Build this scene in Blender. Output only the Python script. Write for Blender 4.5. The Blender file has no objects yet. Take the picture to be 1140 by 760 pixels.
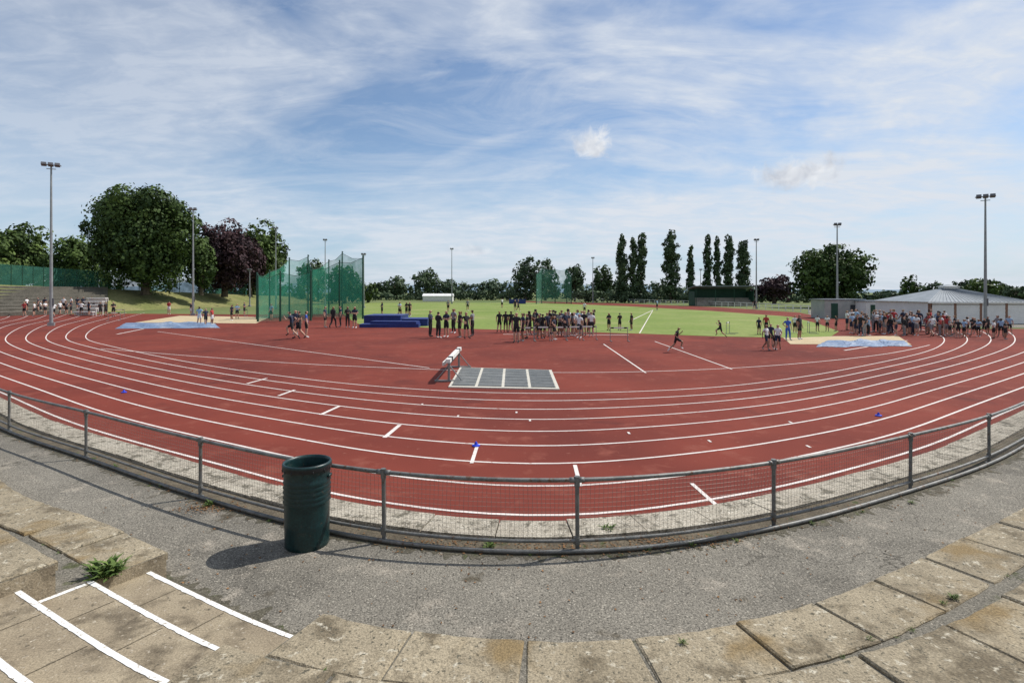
import bpy, bmesh, math, random
import numpy as np
from mathutils import Vector, Matrix
random.seed(7); rng=np.random.default_rng(7)
scene=bpy.context.scene
scene.view_settings.view_transform='Standard'
scene.view_settings.look='None'
scene.view_settings.exposure=0
F=620.0; H=3.15; HY=325.0
def P(px,py,z=0.0):
    Y=F*(H-z)/(py-HY); return ((px-570)*Y/F, Y, z)
def X(px,Y): return (px-570)*Y/F
def Z(py,Y): return H-(py-HY)*Y/F

# ---------------------------------------------------------------- materials
def newmat(name):
    m=bpy.data.materials.new(name); m.use_nodes=True
    return m, m.node_tree.nodes, m.node_tree.links, m.node_tree.nodes['Principled BSDF']
def ramp(nt,fac,p0,p1,c0=(0,0,0,1),c1=(1,1,1,1)):
    r=nt.nodes.new('ShaderNodeValToRGB'); r.color_ramp.elements[0].position=p0; r.color_ramp.elements[1].position=p1
    r.color_ramp.elements[0].color=c0; r.color_ramp.elements[1].color=c1
    nt.links.new(fac,r.inputs[0]); return r.outputs[0]
def mixc(nt,fac,a,b,mode='MIX'):
    n=nt.nodes.new('ShaderNodeMix'); n.data_type='RGBA'; n.blend_type=mode
    for s,v in ((n.inputs[0],fac),(n.inputs[6],a),(n.inputs[7],b)):
        if isinstance(v,(int,float)): s.default_value=v
        elif isinstance(v,tuple): s.default_value=v if len(v)==4 else (*v,1)
        else: nt.links.new(v,s)
    return n.outputs[2]
def noise(nt,scale,detail=4,rough=.55,dist=0,vec=None):
    n=nt.nodes.new('ShaderNodeTexNoise'); n.inputs['Scale'].default_value=scale
    n.inputs['Detail'].default_value=detail; n.inputs['Roughness'].default_value=rough; n.inputs['Distortion'].default_value=dist
    if vec is not None: nt.links.new(vec,n.inputs['Vector'])
    return n.outputs['Fac']
def nmat(name,c1,c2,scale=1.0,fscale=60,famt=.2,rough=.85,bump=.1,spots=None,metal=0,spec=.3,cracks=None):
    m,N,L,B=newmat(name); nt=m.node_tree
    tc=N.new('ShaderNodeTexCoord').outputs['Object']
    col=mixc(nt,ramp(nt,noise(nt,scale,3,.6,.3,tc),.3,.7),c1,c2)
    f=noise(nt,fscale,2,.6,0,tc)
    for (c,s,lo,hi) in (spots or []):
        col=mixc(nt,ramp(nt,noise(nt,s,3,.65,.2,tc),lo,hi),col,c)
    if cracks:
        cc,cs,cw=cracks
        v=N.new('ShaderNodeTexVoronoi'); v.feature='DISTANCE_TO_EDGE'; v.inputs['Scale'].default_value=cs
        nv=N.new('ShaderNodeTexNoise'); nv.inputs['Scale'].default_value=2.2; nv.inputs['Detail'].default_value=5; L.new(tc,nv.inputs['Vector'])
        va=N.new('ShaderNodeVectorMath'); va.operation='ADD'; L.new(tc,va.inputs[0]); L.new(nv.outputs['Color'],va.inputs[1]); L.new(va.outputs[0],v.inputs['Vector'])
        msk=ramp(nt,v.outputs['Distance'],0,cw,(1,1,1,1),(0,0,0,1))
        gate=ramp(nt,noise(nt,.7,2,.5,0,tc),.50,.62)
        mm=N.new('ShaderNodeMath'); mm.operation='MULTIPLY'; L.new(msk,mm.inputs[0]); L.new(gate,mm.inputs[1])
        col=mixc(nt,mm.outputs[0],col,cc)
    mr=N.new('ShaderNodeMapRange'); L.new(f,mr.inputs[0]); mr.inputs[1].default_value=.3; mr.inputs[2].default_value=.7
    mr.inputs[3].default_value=1-famt; mr.inputs[4].default_value=1+famt
    cb=N.new('ShaderNodeCombineColor'); 
    for i in range(3): L.new(mr.outputs[0],cb.inputs[i])
    col=mixc(nt,1.0,col,cb.outputs[0],'MULTIPLY')
    L.new(col,B.inputs['Base Color']); B.inputs['Roughness'].default_value=rough; B.inputs['Metallic'].default_value=metal
    B.inputs['Specular IOR Level'].default_value=spec
    if bump:
        b=N.new('ShaderNodeBump'); b.inputs['Strength'].default_value=bump; b.inputs['Distance'].default_value=.01
        L.new(f,b.inputs['Height']); L.new(b.outputs[0],B.inputs['Normal'])
    return m
M_track=nmat('running_track_rubber',(.150,.033,.023),(.205,.045,.030),.30,90,.2,.9,.15,
    spots=[((.122,.028,.021),.11,.44,.66),((.222,.066,.046),1.3,.56,.74),((.105,.027,.021),.42,.60,.72),((.24,.09,.065),6,.65,.75)],spec=.12)
M_line=nmat('white_line_paint',(.72,.67,.63),(.60,.53,.49),3,40,.12,.75,.0,spots=[((.40,.19,.15),7,.61,.73)])
M_stepline=nmat('worn_white_paint',(.82,.82,.80),(.70,.69,.66),4,50,.12,.75,.1,spots=[((.35,.30,.23),30,.58,.66)])
M_asph=nmat('worn_asphalt',(.150,.137,.113),(.205,.188,.155),.8,55,.6,.95,.6,
    spots=[((.095,.087,.072),.40,.52,.68),((.27,.24,.195),1.8,.56,.70),((.36,.33,.27),42,.59,.65),((.05,.046,.038),30,.61,.66),((.085,.072,.05),1.1,.64,.70)],cracks=((.05,.045,.035),.55,.009))
M_tread=nmat('gritty_tread_asphalt',(.12,.112,.092),(.17,.155,.125),1.2,70,.6,.95,.6,spots=[((.30,.27,.22),40,.6,.66),((.07,.075,.035),3,.58,.68)])
M_conc=nmat('lichened_concrete',(.235,.198,.138),(.335,.282,.195),1.5,60,.36,.95,.8,
    spots=[((.145,.118,.078),2.6,.50,.66),((.45,.41,.32),11,.59,.69),((.10,.09,.065),24,.59,.65),((.215,.155,.078),1.1,.56,.68)])
M_conc2=nmat('step_concrete',(.24,.195,.135),(.33,.275,.19),2.0,60,.28,.95,.5,
    spots=[((.13,.105,.072),2.2,.50,.66),((.42,.37,.29),20,.61,.70),((.10,.085,.06),9,.62,.70)])
M_kerb=nmat('pebble_concrete_kerb',(.30,.265,.21),(.43,.39,.315),2,45,.5,.95,.6,spots=[((.13,.115,.085),5,.52,.64),((.60,.56,.48),30,.6,.68),((.09,.08,.06),24,.61,.67)])
M_dirt=nmat('leafy_dirt',(.07,.058,.04),(.14,.115,.08),2,60,.5,1,.5,spots=[((.05,.07,.02),3,.6,.7)])
M_grit=nmat('moss_and_grit',(.075,.068,.048),(.12,.108,.08),2,60,.5,1,.5,spots=[((.06,.075,.025),4,.58,.68),((.24,.22,.18),40,.62,.67)])
M_grass=nmat('infield_grass',(.140,.200,.035),(.185,.240,.052),.06,3,.16,.95,.0,spots=[((.24,.26,.085),.10,.48,.70),((.09,.14,.03),.5,.6,.78),((.27,.27,.11),.7,.66,.78)])
M_rough=nmat('rough_grass_ground',(.09,.13,.035),(.15,.17,.06),.03,2,.2,1,0)
M_bank=nmat('bank_grass',(.13,.15,.045),(.25,.23,.10),.15,3,.25,1,0)
M_galv=nmat('weathered_galvanised_pipe',(.11,.115,.11),(.23,.225,.21),6,60,.2,.55,.1,metal=.3,spec=.5,spots=[((.12,.07,.04),14,.58,.68)])
M_wire=nmat('fence_wire',(.16,.155,.14),(.24,.23,.20),6,60,.1,.6,0,metal=.3)
M_pole=nmat('floodlight_pole_steel',(.22,.23,.24),(.32,.33,.33),2,30,.1,.5,0,metal=.3)
M_lamp=nmat('floodlight_housing',(.10,.10,.11),(.15,.15,.16),2,30,.1,.4,0)
M_bin=nmat('dark_green_bin_metal',(.003,.021,.023),(.006,.032,.032),5,40,.3,.40,.12,spec=.45,spots=[((.035,.055,.05),7,.60,.74),((.05,.04,.03),18,.66,.72)])
M_binin=nmat('bin_interior',(.01,.012,.012),(.02,.02,.02),5,40,.2,.8,0)
M_bag=nmat('black_plastic',(.012,.012,.013),(.02,.02,.02),5,40,.2,.35,.2)
M_white=nmat('white_painted_timber',(.75,.75,.72),(.62,.61,.57),3,30,.08,.6,0)
M_black=nmat('black_paint',(.02,.02,.02),(.03,.03,.03),3,30,.1,.6,0)
M_steel=nmat('steel_grating',(.20,.21,.21),(.30,.30,.29),4,40,.2,.5,0,metal=.4)
M_grate=nmat('dark_grating',(.09,.10,.10),(.20,.21,.20),1.5,25,.5,.7,0)
M_frame=nmat('pale_concrete_surround',(.46,.44,.38),(.58,.55,.48),2,30,.2,.9,.2)
M_blue=nmat('blue_vinyl',(.015,.028,.13),(.02,.038,.19),1,20,.2,.5,0)
M_tarp=nmat('blue_grey_tarpaulin',(.10,.15,.26),(.20,.27,.38),.6,8,.3,.6,.1,spots=[((.34,.38,.44),.5,.55,.68)])
M_sand=nmat('sand',(.42,.33,.20),(.52,.42,.27),1,20,.15,1,.1)
M_brick=nmat('brown_brick',(.20,.11,.08),(.27,.16,.11),3,14,.2,.9,0)
M_roof=nmat('grey_roof_sheet',(.17,.20,.225),(.24,.27,.30),1,12,.12,.7,0)
M_door=nmat('pale_roller_door',(.66,.66,.64),(.76,.76,.74),1,12,.08,.6,0)
M_cab=nmat('cabin_cladding',(.30,.33,.31),(.42,.43,.40),1,12,.12,.8,0)
M_green=nmat('dark_green_paint',(.015,.06,.04),(.025,.08,.05),2,20,.15,.6,0)
M_glass=nmat('dark_window_glass',(.02,.025,.03),(.03,.04,.05),2,20,.1,.15,0,spec=.6)
M_bark=nmat('tree_bark',(.07,.055,.04),(.12,.095,.07),2,15,.3,1,0)
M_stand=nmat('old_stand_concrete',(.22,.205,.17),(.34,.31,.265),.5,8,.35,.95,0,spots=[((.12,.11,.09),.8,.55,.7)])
M_riser=nmat('dark_riser_concrete',(.08,.075,.062),(.13,.12,.10),.7,8,.3,.95,0)  # spectator terrace risers, coloured darker than the treads for contrast
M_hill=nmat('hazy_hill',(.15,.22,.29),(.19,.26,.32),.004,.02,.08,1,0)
M_cone=nmat('blue_marker_plastic',(.02,.05,.55),(.03,.07,.6),2,20,.1,.5,0)

def leafmat(name,dark,light,haze=0):
    m,N,L,B=newmat(name); nt=m.node_tree
    a=N.new('ShaderNodeAttribute'); a.attribute_name='tone'
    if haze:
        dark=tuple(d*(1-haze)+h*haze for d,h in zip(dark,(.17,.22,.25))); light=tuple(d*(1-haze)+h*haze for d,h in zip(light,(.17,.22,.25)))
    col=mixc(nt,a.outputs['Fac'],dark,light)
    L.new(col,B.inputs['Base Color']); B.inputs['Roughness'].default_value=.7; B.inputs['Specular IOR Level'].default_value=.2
    return m
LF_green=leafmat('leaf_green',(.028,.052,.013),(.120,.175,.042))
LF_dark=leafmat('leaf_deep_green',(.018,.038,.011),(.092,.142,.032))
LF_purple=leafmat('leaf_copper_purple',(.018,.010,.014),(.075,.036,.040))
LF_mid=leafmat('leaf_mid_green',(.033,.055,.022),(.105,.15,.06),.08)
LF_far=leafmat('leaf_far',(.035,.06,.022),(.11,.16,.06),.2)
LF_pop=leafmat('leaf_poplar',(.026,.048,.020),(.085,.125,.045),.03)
LF_weed=leafmat('weed_leaf',(.05,.09,.02),(.14,.20,.05))
LF_dead=leafmat('dead_leaf',(.10,.05,.02),(.26,.14,.06))

def netmat(name,c,alpha):
    m,N,L,B=newmat(name)
    B.inputs['Base Color'].default_value=(*c,1); B.inputs['Roughness'].default_value=.8
    t=N.new('ShaderNodeBsdfTransparent'); mx=N.new('ShaderNodeMixShader')
    tc=N.new('ShaderNodeTexCoord').outputs['Object']
    f=noise(m.node_tree,.8,3,.6,.3,tc)
    mr=N.new('ShaderNodeMapRange'); L.new(f,mr.inputs[0]); mr.inputs[1].default_value=.3; mr.inputs[2].default_value=.7
    mr.inputs[3].default_value=alpha-.14; mr.inputs[4].default_value=alpha+.14
    L.new(mr.outputs[0],mx.inputs[0]); L.new(t.outputs[0],mx.inputs[1]); L.new(B.outputs[0],mx.inputs[2])
    L.new(mx.outputs[0],N['Material Output'].inputs[0]); return m
M_net=netmat('green_netting',(.04,.32,.20),.44)
M_net2=netmat('green_netting_far',(.08,.28,.20),.36)
M_mesh=netmat('green_fence_mesh',(.02,.12,.085),.62)

# ---------------------------------------------------------------- mesh builder
class MB:
    def __init__(s): s.V=[];s.F=[];s.M=[]
    def add(s,vs,fs,m=0):
        o=len(s.V); s.V+= [tuple(v) for v in vs]; s.F+=[tuple(i+o for i in f) for f in fs]; s.M+=[m]*len(fs)
    def poly(s,vs,m=0): s.add(vs,[tuple(range(len(vs)))],m)
    def box(s,c,d,m=0,rz=0,rx=0):
        R=Matrix.Rotation(rz,3,'Z')@Matrix.Rotation(rx,3,'X'); vs=[]
        for z in(-.5,.5):
            for (x,y) in((-.5,-.5),(.5,-.5),(.5,.5),(-.5,.5)):
                vs.append(Vector(c)+R@Vector((x*d[0],y*d[1],z*d[2])))
        s.add(vs,[(3,2,1,0),(4,5,6,7),(0,1,5,4),(1,2,6,5),(2,3,7,6),(3,0,4,7)],m)
    def tube(s,pts,r,n=8,m=0,cap=True):
        pts=[Vector(p) for p in pts]; k=len(pts)
        if not hasattr(r,'__len__'): r=[r]*k
        t0=(pts[-1]-pts[0]).normalized(); ref=Vector((0,0,1)) if abs(t0.z)<.8 else Vector((1,0,0))
        vs=[]
        for i,p in enumerate(pts):
            t=(pts[min(i+1,k-1)]-pts[max(i-1,0)]).normalized()
            u=t.cross(ref).normalized(); v=t.cross(u)
            for j in range(n):
                a=2*math.pi*j/n; vs.append(p+(u*math.cos(a)+v*math.sin(a))*r[i])
        fs=[(i*n+j,i*n+(j+1)%n,(i+1)*n+(j+1)%n,(i+1)*n+j) for i in range(k-1) for j in range(n)]
        if cap: fs+= [tuple(range(n))[::-1],tuple((k-1)*n+j for j in range(n))]
        s.add(vs,fs,m)
    def lathe(s,prof,n=32,m=0,c=(0,0,0)):
        vs=[(c[0]+r*math.cos(2*math.pi*j/n),c[1]+r*math.sin(2*math.pi*j/n),c[2]+z) for r,z in prof for j in range(n)]
        fs=[(i*n+j,i*n+(j+1)%n,(i+1)*n+(j+1)%n,(i+1)*n+j) for i in range(len(prof)-1) for j in range(n)]
        s.add(vs,fs,m)
    def obj(s,name,mats,loc=(0,0,0),rz=0,smooth=False,parent=None):
        me=bpy.data.meshes.new(name); me.from_pydata(s.V,[],s.F)
        for m in (mats if isinstance(mats,list) else [mats]): me.materials.append(m)
        me.polygons.foreach_set('material_index',s.M)
        if smooth: me.polygons.foreach_set('use_smooth',[True]*len(s.F))
        me.update()
        o=bpy.data.objects.new(name,me); scene.collection.objects.link(o)
        o.location=loc; o.rotation_euler[2]=rz
        if parent: o.parent=parent
        return o
def empty(name,loc,rz=0):
    e=bpy.data.objects.new(name,None); scene.collection.objects.link(e); e.location=loc; e.rotation_euler[2]=rz; return e

# ---------------------------------------------------------------- curves
def spl_raw(pts,n=40):
    pts=[np.array(p[:2],float) for p in pts]; pts=[2*pts[0]-pts[1]]+pts+[2*pts[-1]-pts[-2]]
    out=[]
    for i in range(1,len(pts)-2):
        p0,p1,p2,p3=pts[i-1:i+3]
        for t in np.linspace(0,1,n,endpoint=False):
            out.append(.5*((2*p1)+(-p0+p2)*t+(2*p0-5*p1+4*p2-p3)*t*t+(-p0+3*p1-3*p2+p3)*t**3))
    out.append(pts[-2]); return np.array(out)
def smooth_(a,k):
    for _ in range(k):
        b=a.copy(); b[1:-1]=.25*a[:-2]+.5*a[1:-1]+.25*a[2:]; a=b
    return a
def resample(a,step,n=None):
    d=np.r_[0,np.cumsum(np.linalg.norm(np.diff(a,axis=0),axis=1))]
    n=n or max(2,int(d[-1]/step)); s=np.linspace(0,d[-1],n)
    return np.c_[np.interp(s,d,a[:,0]),np.interp(s,d,a[:,1])]
def spline(pts,step=.5,smooth=12): return smooth_(resample(spl_raw(pts),step),smooth)
def offs(a,d):
    t=np.gradient(a,axis=0); t/=np.linalg.norm(t,axis=1)[:,None]
    return a+np.c_[t[:,1],-t[:,0]]*d
def strip(mb,a,d0,d1,z,m=0):
    A=offs(a,d0);B=offs(a,d1)
    n=len(a); vs=[(*p,z) for p in A]+[(*p,z) for p in B]
    mb.add(vs,[(i,n+i,n+i+1,i+1) for i in range(n-1)],m)
def seg(mb,p,q,w,z,m=0):
    p=Vector(p[:2]);q=Vector(q[:2]);t=(q-p).normalized();n=Vector((t.y,-t.x))*w/2
    mb.poly([(*(p+n),z),(*(q+n),z),(*(q-n),z),(*(p-n),z)],m)

FENCE=spline([(-84,88),(-72,66),(-60,51),(-46,38.5),(-33,28.5),(-22,20.6),(-16.2,16.2),(-11.4,12.6),(-8.07,10.56),(-4.7,8.49),(-1.76,7.03),(.83,6.69),(3.42,7.37),(6.2,8.76),(8.9,10.3),(12.5,12.9),(19,17.6),(30,25.5),(44,36),(60,50)],.35,10)
LINE0=offs(FENCE,-1.12)
inner=[(-56,85),(-44.5,63),(-38,51),(-29.6,38.5),(-24,33),(-17,27),(-12.1,23.2),(-8.5,20.8),(-5.2,18.9),(-2,17.7),(.8,17.3),(3.8,17.6),(7,18.5),(10.5,20.5),(14,23),(21.5,29),(27,34.8),(31.5,41),(36,50)]
outer=[(-78,84),(-62,66),(-53,53),(-41,39),(-32,30),(-23,22.8),(-16,17.6),(-10.6,13.2),(-5.6,9.9),(-2.2,8.15),(.8,7.8),(3.6,8.5),(6.3,10.0),(9.0,11.6),(12.6,14.2),(22,21),(34,30),(46,41),(58,52)]
o2=[]
for i,p in enumerate(outer):
    if 5<=i<=15:
        k=int(np.argmin(np.hypot(LINE0[:,0]-p[0],LINE0[:,1]-p[1]))); o2.append(tuple(LINE0[k]))
    else: o2.append(p)
RI=smooth_(spl_raw(inner),260); RO=smooth_(spl_raw(o2),60)
def lane(k): 
    t=k/8.0; return resample(RO*(1-t)+RI*t,.5)

# ---------------------------------------------------------------- ground sheets
g=MB(); R=4000
g.add([(-R,-300,-.03),(R,-300,-.03),(R,R,-.03),(-R,R,-.03)],[(0,1,2,3)]); g.obj('ground',M_rough)
nb=offs(FENCE,-.75); ii=np.where(nb[:,1]<72)[0]; i0=ii[0]; nb=nb[i0:]
n=400; nb=resample(nb,0,n)
fr=[P(-130,352),P(-40,351),P(130,349),P(290,350),P(385,349),P(800,352),P(930,352),P(1000,361),P(1060,366),P(1230,366)]
fr=resample(np.array([p[:2] for p in fr]),0,n)
g=MB()
K=6; vs=[]
for k in range(K+1):
    t=k/K; vs+=[(*(nb[i]*(1-t)+fr[i]*t),0.0) for i in range(n)]
g.add(vs,[(k*n+i,k*n+i+1,(k+1)*n+i+1,(k+1)*n+i) for k in range(K) for i in range(n-1)]); g.obj('running_track',M_track)
EDGE=spline([(-60,54),(-30,27.5),(-16,15.2),(-7.74,8.41),(-5.36,7.07),(-3.77,6.10),(-1.72,4.92),(-.82,4.64),(0,4.53),(.81,4.53),(1.5,4.65),(2.19,4.85),(3.02,5.2),(3.94,5.7),(4.99,6.31),(6.74,7.33),(12,10.4),(25,17.5),(50,31)],.2,16)
FW=FENCE[(FENCE[:,0]>-24)&(FENCE[:,0]<34)]; EW=EDGE[(EDGE[:,0]>-19)&(EDGE[:,0]<38)]
a=resample(offs(FW,-.30),0,n); b=resample(offs(EW,.5),0,n)
g=MB(); g.add([(*p,.004) for p in a]+[(*p,.004) for p in b],[(i,n+i,n+i+1,i+1) for i in range(n-1)]); g.obj('asphalt_walkway',M_asph)
g=MB(); strip(g,FENCE,-.36,.07,.008); g.obj('dirt_verge',M_dirt)
g=MB()
def ragged(a,d0,w,z):
    m=len(a); A=offs(a,d0); t=np.gradient(a,axis=0); t/=np.linalg.norm(t,axis=1)[:,None]; nn=np.c_[t[:,1],-t[:,0]]
    ww=w*(.25+np.abs(smooth_(rng.normal(0,1.6,(m,1)),2))[:,0]+rng.uniform(0,.18,m))
    B=A-nn*ww[:,None]
    g.add([(*p,z) for p in A]+[(*p,z) for p in B],[(i,m+i,m+i+1,i+1) for i in range(m-1)])
fe=resample(EDGE[(EDGE[:,0]>-9)&(EDGE[:,0]<11)],.03); ragged(fe,.0,.07,.009)
ff=resample(FENCE[(FENCE[:,0]>-14)&(FENCE[:,0]<13)],.03); ragged(ff,.06,-.10,.0075)
g.obj('moss_and_grit_edging',M_grit)
g=MB(); A=offs(FENCE,-.34);B=offs(FENCE,-.86)
i=0
while i<len(A)-7:
    j=i+3
    p=[A[i]+(A[i+1]-A[i])*.05,A[j],B[j],B[i]+(B[i+1]-B[i])*.05]; h=.05+random.uniform(-.008,.008)
    jit=random.uniform(-.015,.015)
    n1=[(*A[k],h) for k in range(i,j+1)]; n1[0]=(*p[0],h); n2=[(B[k][0],B[k][1]+jit,h) for k in range(i,j+1)]; n2[0]=(p[3][0],p[3][1]+jit,h)
    top=n1+n2[::-1]; bot=[(x,y,-.02) for x,y,_ in top]; m_=len(top)
    g.add(top+bot,[tuple(range(m_))]+[(k,(k+1)%m_,(k+1)%m_+m_,k+m_) for k in range(m_)])
    i=j
g.obj('concrete_kerb',M_kerb)
g=MB(); g.poly([P(x,y) [:2]+(.012,) for x,y in [(383,350),(392,357),(400,361),(480,365),(560,367),(700,371),(800,374.5),(880,376),(925,374.5),(934,369),(910,360),(880,352.5),(790,346),(700,341),(600,337),(400,337),(340,340)]])
g.obj('infield_grass',M_grass)
g=MB(); g.poly([P(x,y)[:2]+(.006,) for x,y in [(560,334.5),(700,338),(800,342),(890,348),(950,360),(940,369),(910,360),(880,352.5),(790,346),(700,341),(600,337)]]); g.obj('far_track_bend',M_track)
g=MB(); g.poly([P(x,y)[:2]+(-.010,) for x,y in [(900,352),(1000,361.5),(1250,367),(1250,352),(900,345)]]); g.obj('tarmac_apron',M_asph)

# lane lines
g=MB()
for k in range(9): strip(g,lane(k),-.030,.030,.005)
for (p,q,w) in [((310,440.5),(328,434),.10),((357,461.5),(378,452),.10),((428,487),(445,473),.10),((525,515.5),(532,494),.07),((640,517.5),(646,541),.07),((770,538),(803,567),.07),((275,427),(297,421),.1)]:
    seg(g,P(*p),P(*q),w,.006)
for x,y in [(470,450),(575,459),(700,482),(590,468),(510,463),(790,491),(880,470),(900,497)]:
    p=P(x,y); g.box((p[0],p[1],.0072),(.05,.16,.002),0)
D=spline([P(112,388),P(160,392),P(250,399),P(350,406),P(480,411),P(620,415.5),P(800,411),P(930,401),P(1000,392),P(1035,384)],.6,30)
strip(g,D,-.035,.035,.0055)
for p,q,w in [((672,383),(719,415),.07),((729,380),(815,411),.07),((175,369),(478,409.5),.07),((130,372),(160,366),.15),((560,372),(700,373),.2),((940,390),(1010,379),.12),((700,358),(727,345),.12),((727,345),(712,371),.09)]:
    seg(g,P(*p),P(*q),w,.0145 if p[1]<360 else .0065)
g.obj('track_lane_lines',M_line)

# ---------------------------------------------------------------- terrace
def arc(a): return np.r_[0,np.cumsum(np.linalg.norm(np.diff(a,axis=0),axis=1))]
iL=int(np.argmin(np.hypot(EDGE[:,0]+3.77,EDGE[:,1]-6.12))); iR=int(np.argmin(np.hypot(EDGE[:,0]+1.74,EDGE[:,1]-4.94)))
e0=int(np.argmin(np.hypot(EDGE[:,0]+22,EDGE[:,1]-20.5))); e1=int(np.argmin(np.hypot(EDGE[:,0]-40,EDGE[:,1]-25.6)))
NR=9
def sweep(mb,i0,i1,prof,ms,caps=()):
    cols=[]
    for (o,z) in prof:
        a=offs(EDGE,o)[i0:i1+1]; cols.append([(*p,z) for p in a])
    n=i1-i0+1
    for k in range(len(prof)-1):
        mb.add(cols[k]+cols[k+1],[(i,n+i,n+i+1,i+1) for i in range(n-1)],ms[k%2])
    for c in caps:
        idx=0 if c=='a' else n-1
        pts=[cols[k][idx] for k in range(len(prof))]
        for k in range(0,len(pts)-1):
            p,q=pts[k],pts[k+1]
            if abs(p[2]-q[2])<1e-6: mb.poly([p,q,(q[0],q[1],-.02),(p[0],p[1],-.02)],0)
prof=[]
for n_ in range(NR): prof+=[(1.0*n_,-.02 if n_==0 else .3*n_-.02),(1.0*n_,.3*(n_+1)-.02)]
prof.append((NR+3.0,.3*NR-.02))
e=empty('concrete_terrace',(0,0,0))
g=MB(); sweep(g,e0,iL,prof,[0,1],'ab'); sweep(g,iR,e1,prof,[0,1],'ab'); g.obj('terrace_steps',[M_conc2,M_tread],parent=e)
gp=[]
for j in range(17): gp+=[(.15+.55*j,-.02 if j==0 else .15*j),(.15+.55*j,.15*(j+1))]
gp.append((12,.15*17))
g=MB(); sweep(g,iL,iR,gp,[0,0])
g.obj('gangway_steps',[M_conc2],parent=e)
g=MB()
for n_ in range(NR):
    front=offs(EDGE,1.0*n_-.02); back=offs(EDGE,1.0*n_+.60); s=arc(front)
    for (i0,i1) in ((0,iL),(iR,e1)):
        L0,L1=s[i0],s[i1]
        if i0==0:
            cuts=[L1]; 
            while cuts[-1]-.98>max(L0,L1-16): cuts.append(cuts[-1]-.98-random.uniform(-.03,.03))
            cuts=cuts[::-1]
        else:
            cuts=[L0]
            while cuts[-1]+.98<min(L1,L0+22): cuts.append(cuts[-1]+.92+random.uniform(-.04,.04))
        for a0,a1 in zip(cuts[:-1],cuts[1:]):
            a0+=.010;a1-=.010
            def at(c,t): return np.array([np.interp(t,s,c[:,0]),np.interp(t,s,c[:,1])])
            f_=[at(front,a0+(a1-a0)*u) for u in np.linspace(0,1,9)]; bk=[at(back,a1+(a0-a1)*u) for u in np.linspace(0,1,9)]
            q=[x+rng.normal(0,.0045,2) for x in f_+bk]
            c=sum(q)/len(q)
            if random.random()<.4:
                ci=random.choice([0,8,9,17]); q[ci]=q[ci]+(c-q[ci])*random.uniform(.03,.09)
            zt=.3*(n_+1)+random.uniform(-.008,.008); tx,ty=random.uniform(-.008,.008),random.uniform(-.01,.01); m_=len(q)
            tz=[tx*(x[0]-c[0])+ty*(x[1]-c[1]) for x in q]
            top=[(*(x+(c-x)/np.linalg.norm(c-x)*(.012+random.uniform(0,.010))),zt+t) for x,t in zip(q,tz)]
            mid=[(*x,zt-.013+t) for x,t in zip(q,tz)]; bot=[(*x,zt-.09) for x in q]
            g.add(top+mid+bot,[tuple(range(m_))]+[(k+m_,(k+1)%m_+m_,(k+1)%m_,k) for k in range(m_)]+[(k+2*m_,(k+1)%m_+2*m_,(k+1)%m_+m_,k+m_) for k in range(m_)])
g.obj('nosing_slabs',M_conc,parent=e)
g=MB()
def gstrip(i0,i1,o0,o1,z,m=0):
    A=offs(EDGE,o0)[i0:i1+1];B=offs(EDGE,o1)[i0:i1+1]; A=resample(A,0,60);B=resample(B,0,60)+rng.normal(0,.003,(60,2)); n=60
    vs=[(*p,z) for p in A]+[(*p,z) for p in B]; g.add(vs,[(i,n+i,n+i+1,i+1) for i in range(n-1)],m)
for j in range(12):
    o=.15+.55*j; z=.15*(j+1)+.004
    gstrip(iL,iR,o+.008,o+.056,z)
    A=offs(EDGE,o+.074); B=offs(EDGE,o+.54)
    if j%2==1:
        d=(EDGE[iL+1]-EDGE[iL]); d/=np.linalg.norm(d)
        p=A[iL]+d*.02; q=B[iL]+d*.02
        g.poly([(*p,z),(*(p+d*.055),z),(*(q+d*.055),z),(*q,z)])
    for f in (.33,.66):
        k=int(iL+(iR-iL)*f); d=(EDGE[k+1]-EDGE[k]); d/=np.linalg.norm(d)
        g.poly([(*A[k],z-.002),(*(A[k]+d*.012),z-.002),(*(B[k]+d*.012),z-.002),(*B[k],z-.002)],1)
g.obj('step_edge_paint',[M_stepline,M_dirt],parent=e)

# ---------------------------------------------------------------- fence
posts=[(10,480),(96,510),(227,555),(415,603),(647,617),(858,590),(1010,548),(1107,515)]
idxs=[]
for a,b in posts:
    p=P(a,b); idxs.append(int(np.argmin(np.hypot(FENCE[:,0]-p[0],FENCE[:,1]-p[1]))))
k=idxs[0]
while k-10>0 and len(idxs)<26: k-=10; idxs.append(k)
k=idxs[7]
while k+9<len(FENCE)-30: k+=9; idxs.append(k)
e=empty('trackside_railing',(0,0,0))
g=MB()
for i in idxs:
    px,py=FENCE[i]; lx,ly=random.uniform(-.012,.012),random.uniform(-.012,.012)
    g.tube([(px+lx,py+ly,-.02),(px,py,.90)],.026,10)
    g.tube([(px,py,.80),(px,py,.925)],.035,10); g.tube([(px,py,0),(px,py,.03)],.05,10); g.tube([(px,py,.10),(px,py,.19)],.034,10)
g.obj('posts',M_galv,parent=e)
FR=FENCE[(FENCE[:,0]>-60)&(FENCE[:,0]<40)]
g=MB()
g.tube([(*p,.88) for p in FR],.026,10); g.tube([(*p,.145) for p in FR],.022,8); g.tube([(*p,.04) for p in offs(FR,.05)],.028,8)
for i in idxs[:8]:
    for s_ in (1,-1):
        p,q=FENCE[i],FENCE[i+s_]; t=(q-p)/np.linalg.norm(q-p); g.tube([(*(p+t*.02),.88),(*(p+t*.09),.88)],.033,10)
g.obj('rails',M_galv,smooth=True,parent=e)
FM=FENCE[(FENCE[:,0]>-20)&(FENCE[:,0]<17)]; fm=resample(offs(FM,-.03),.055)
g=MB()
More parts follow.
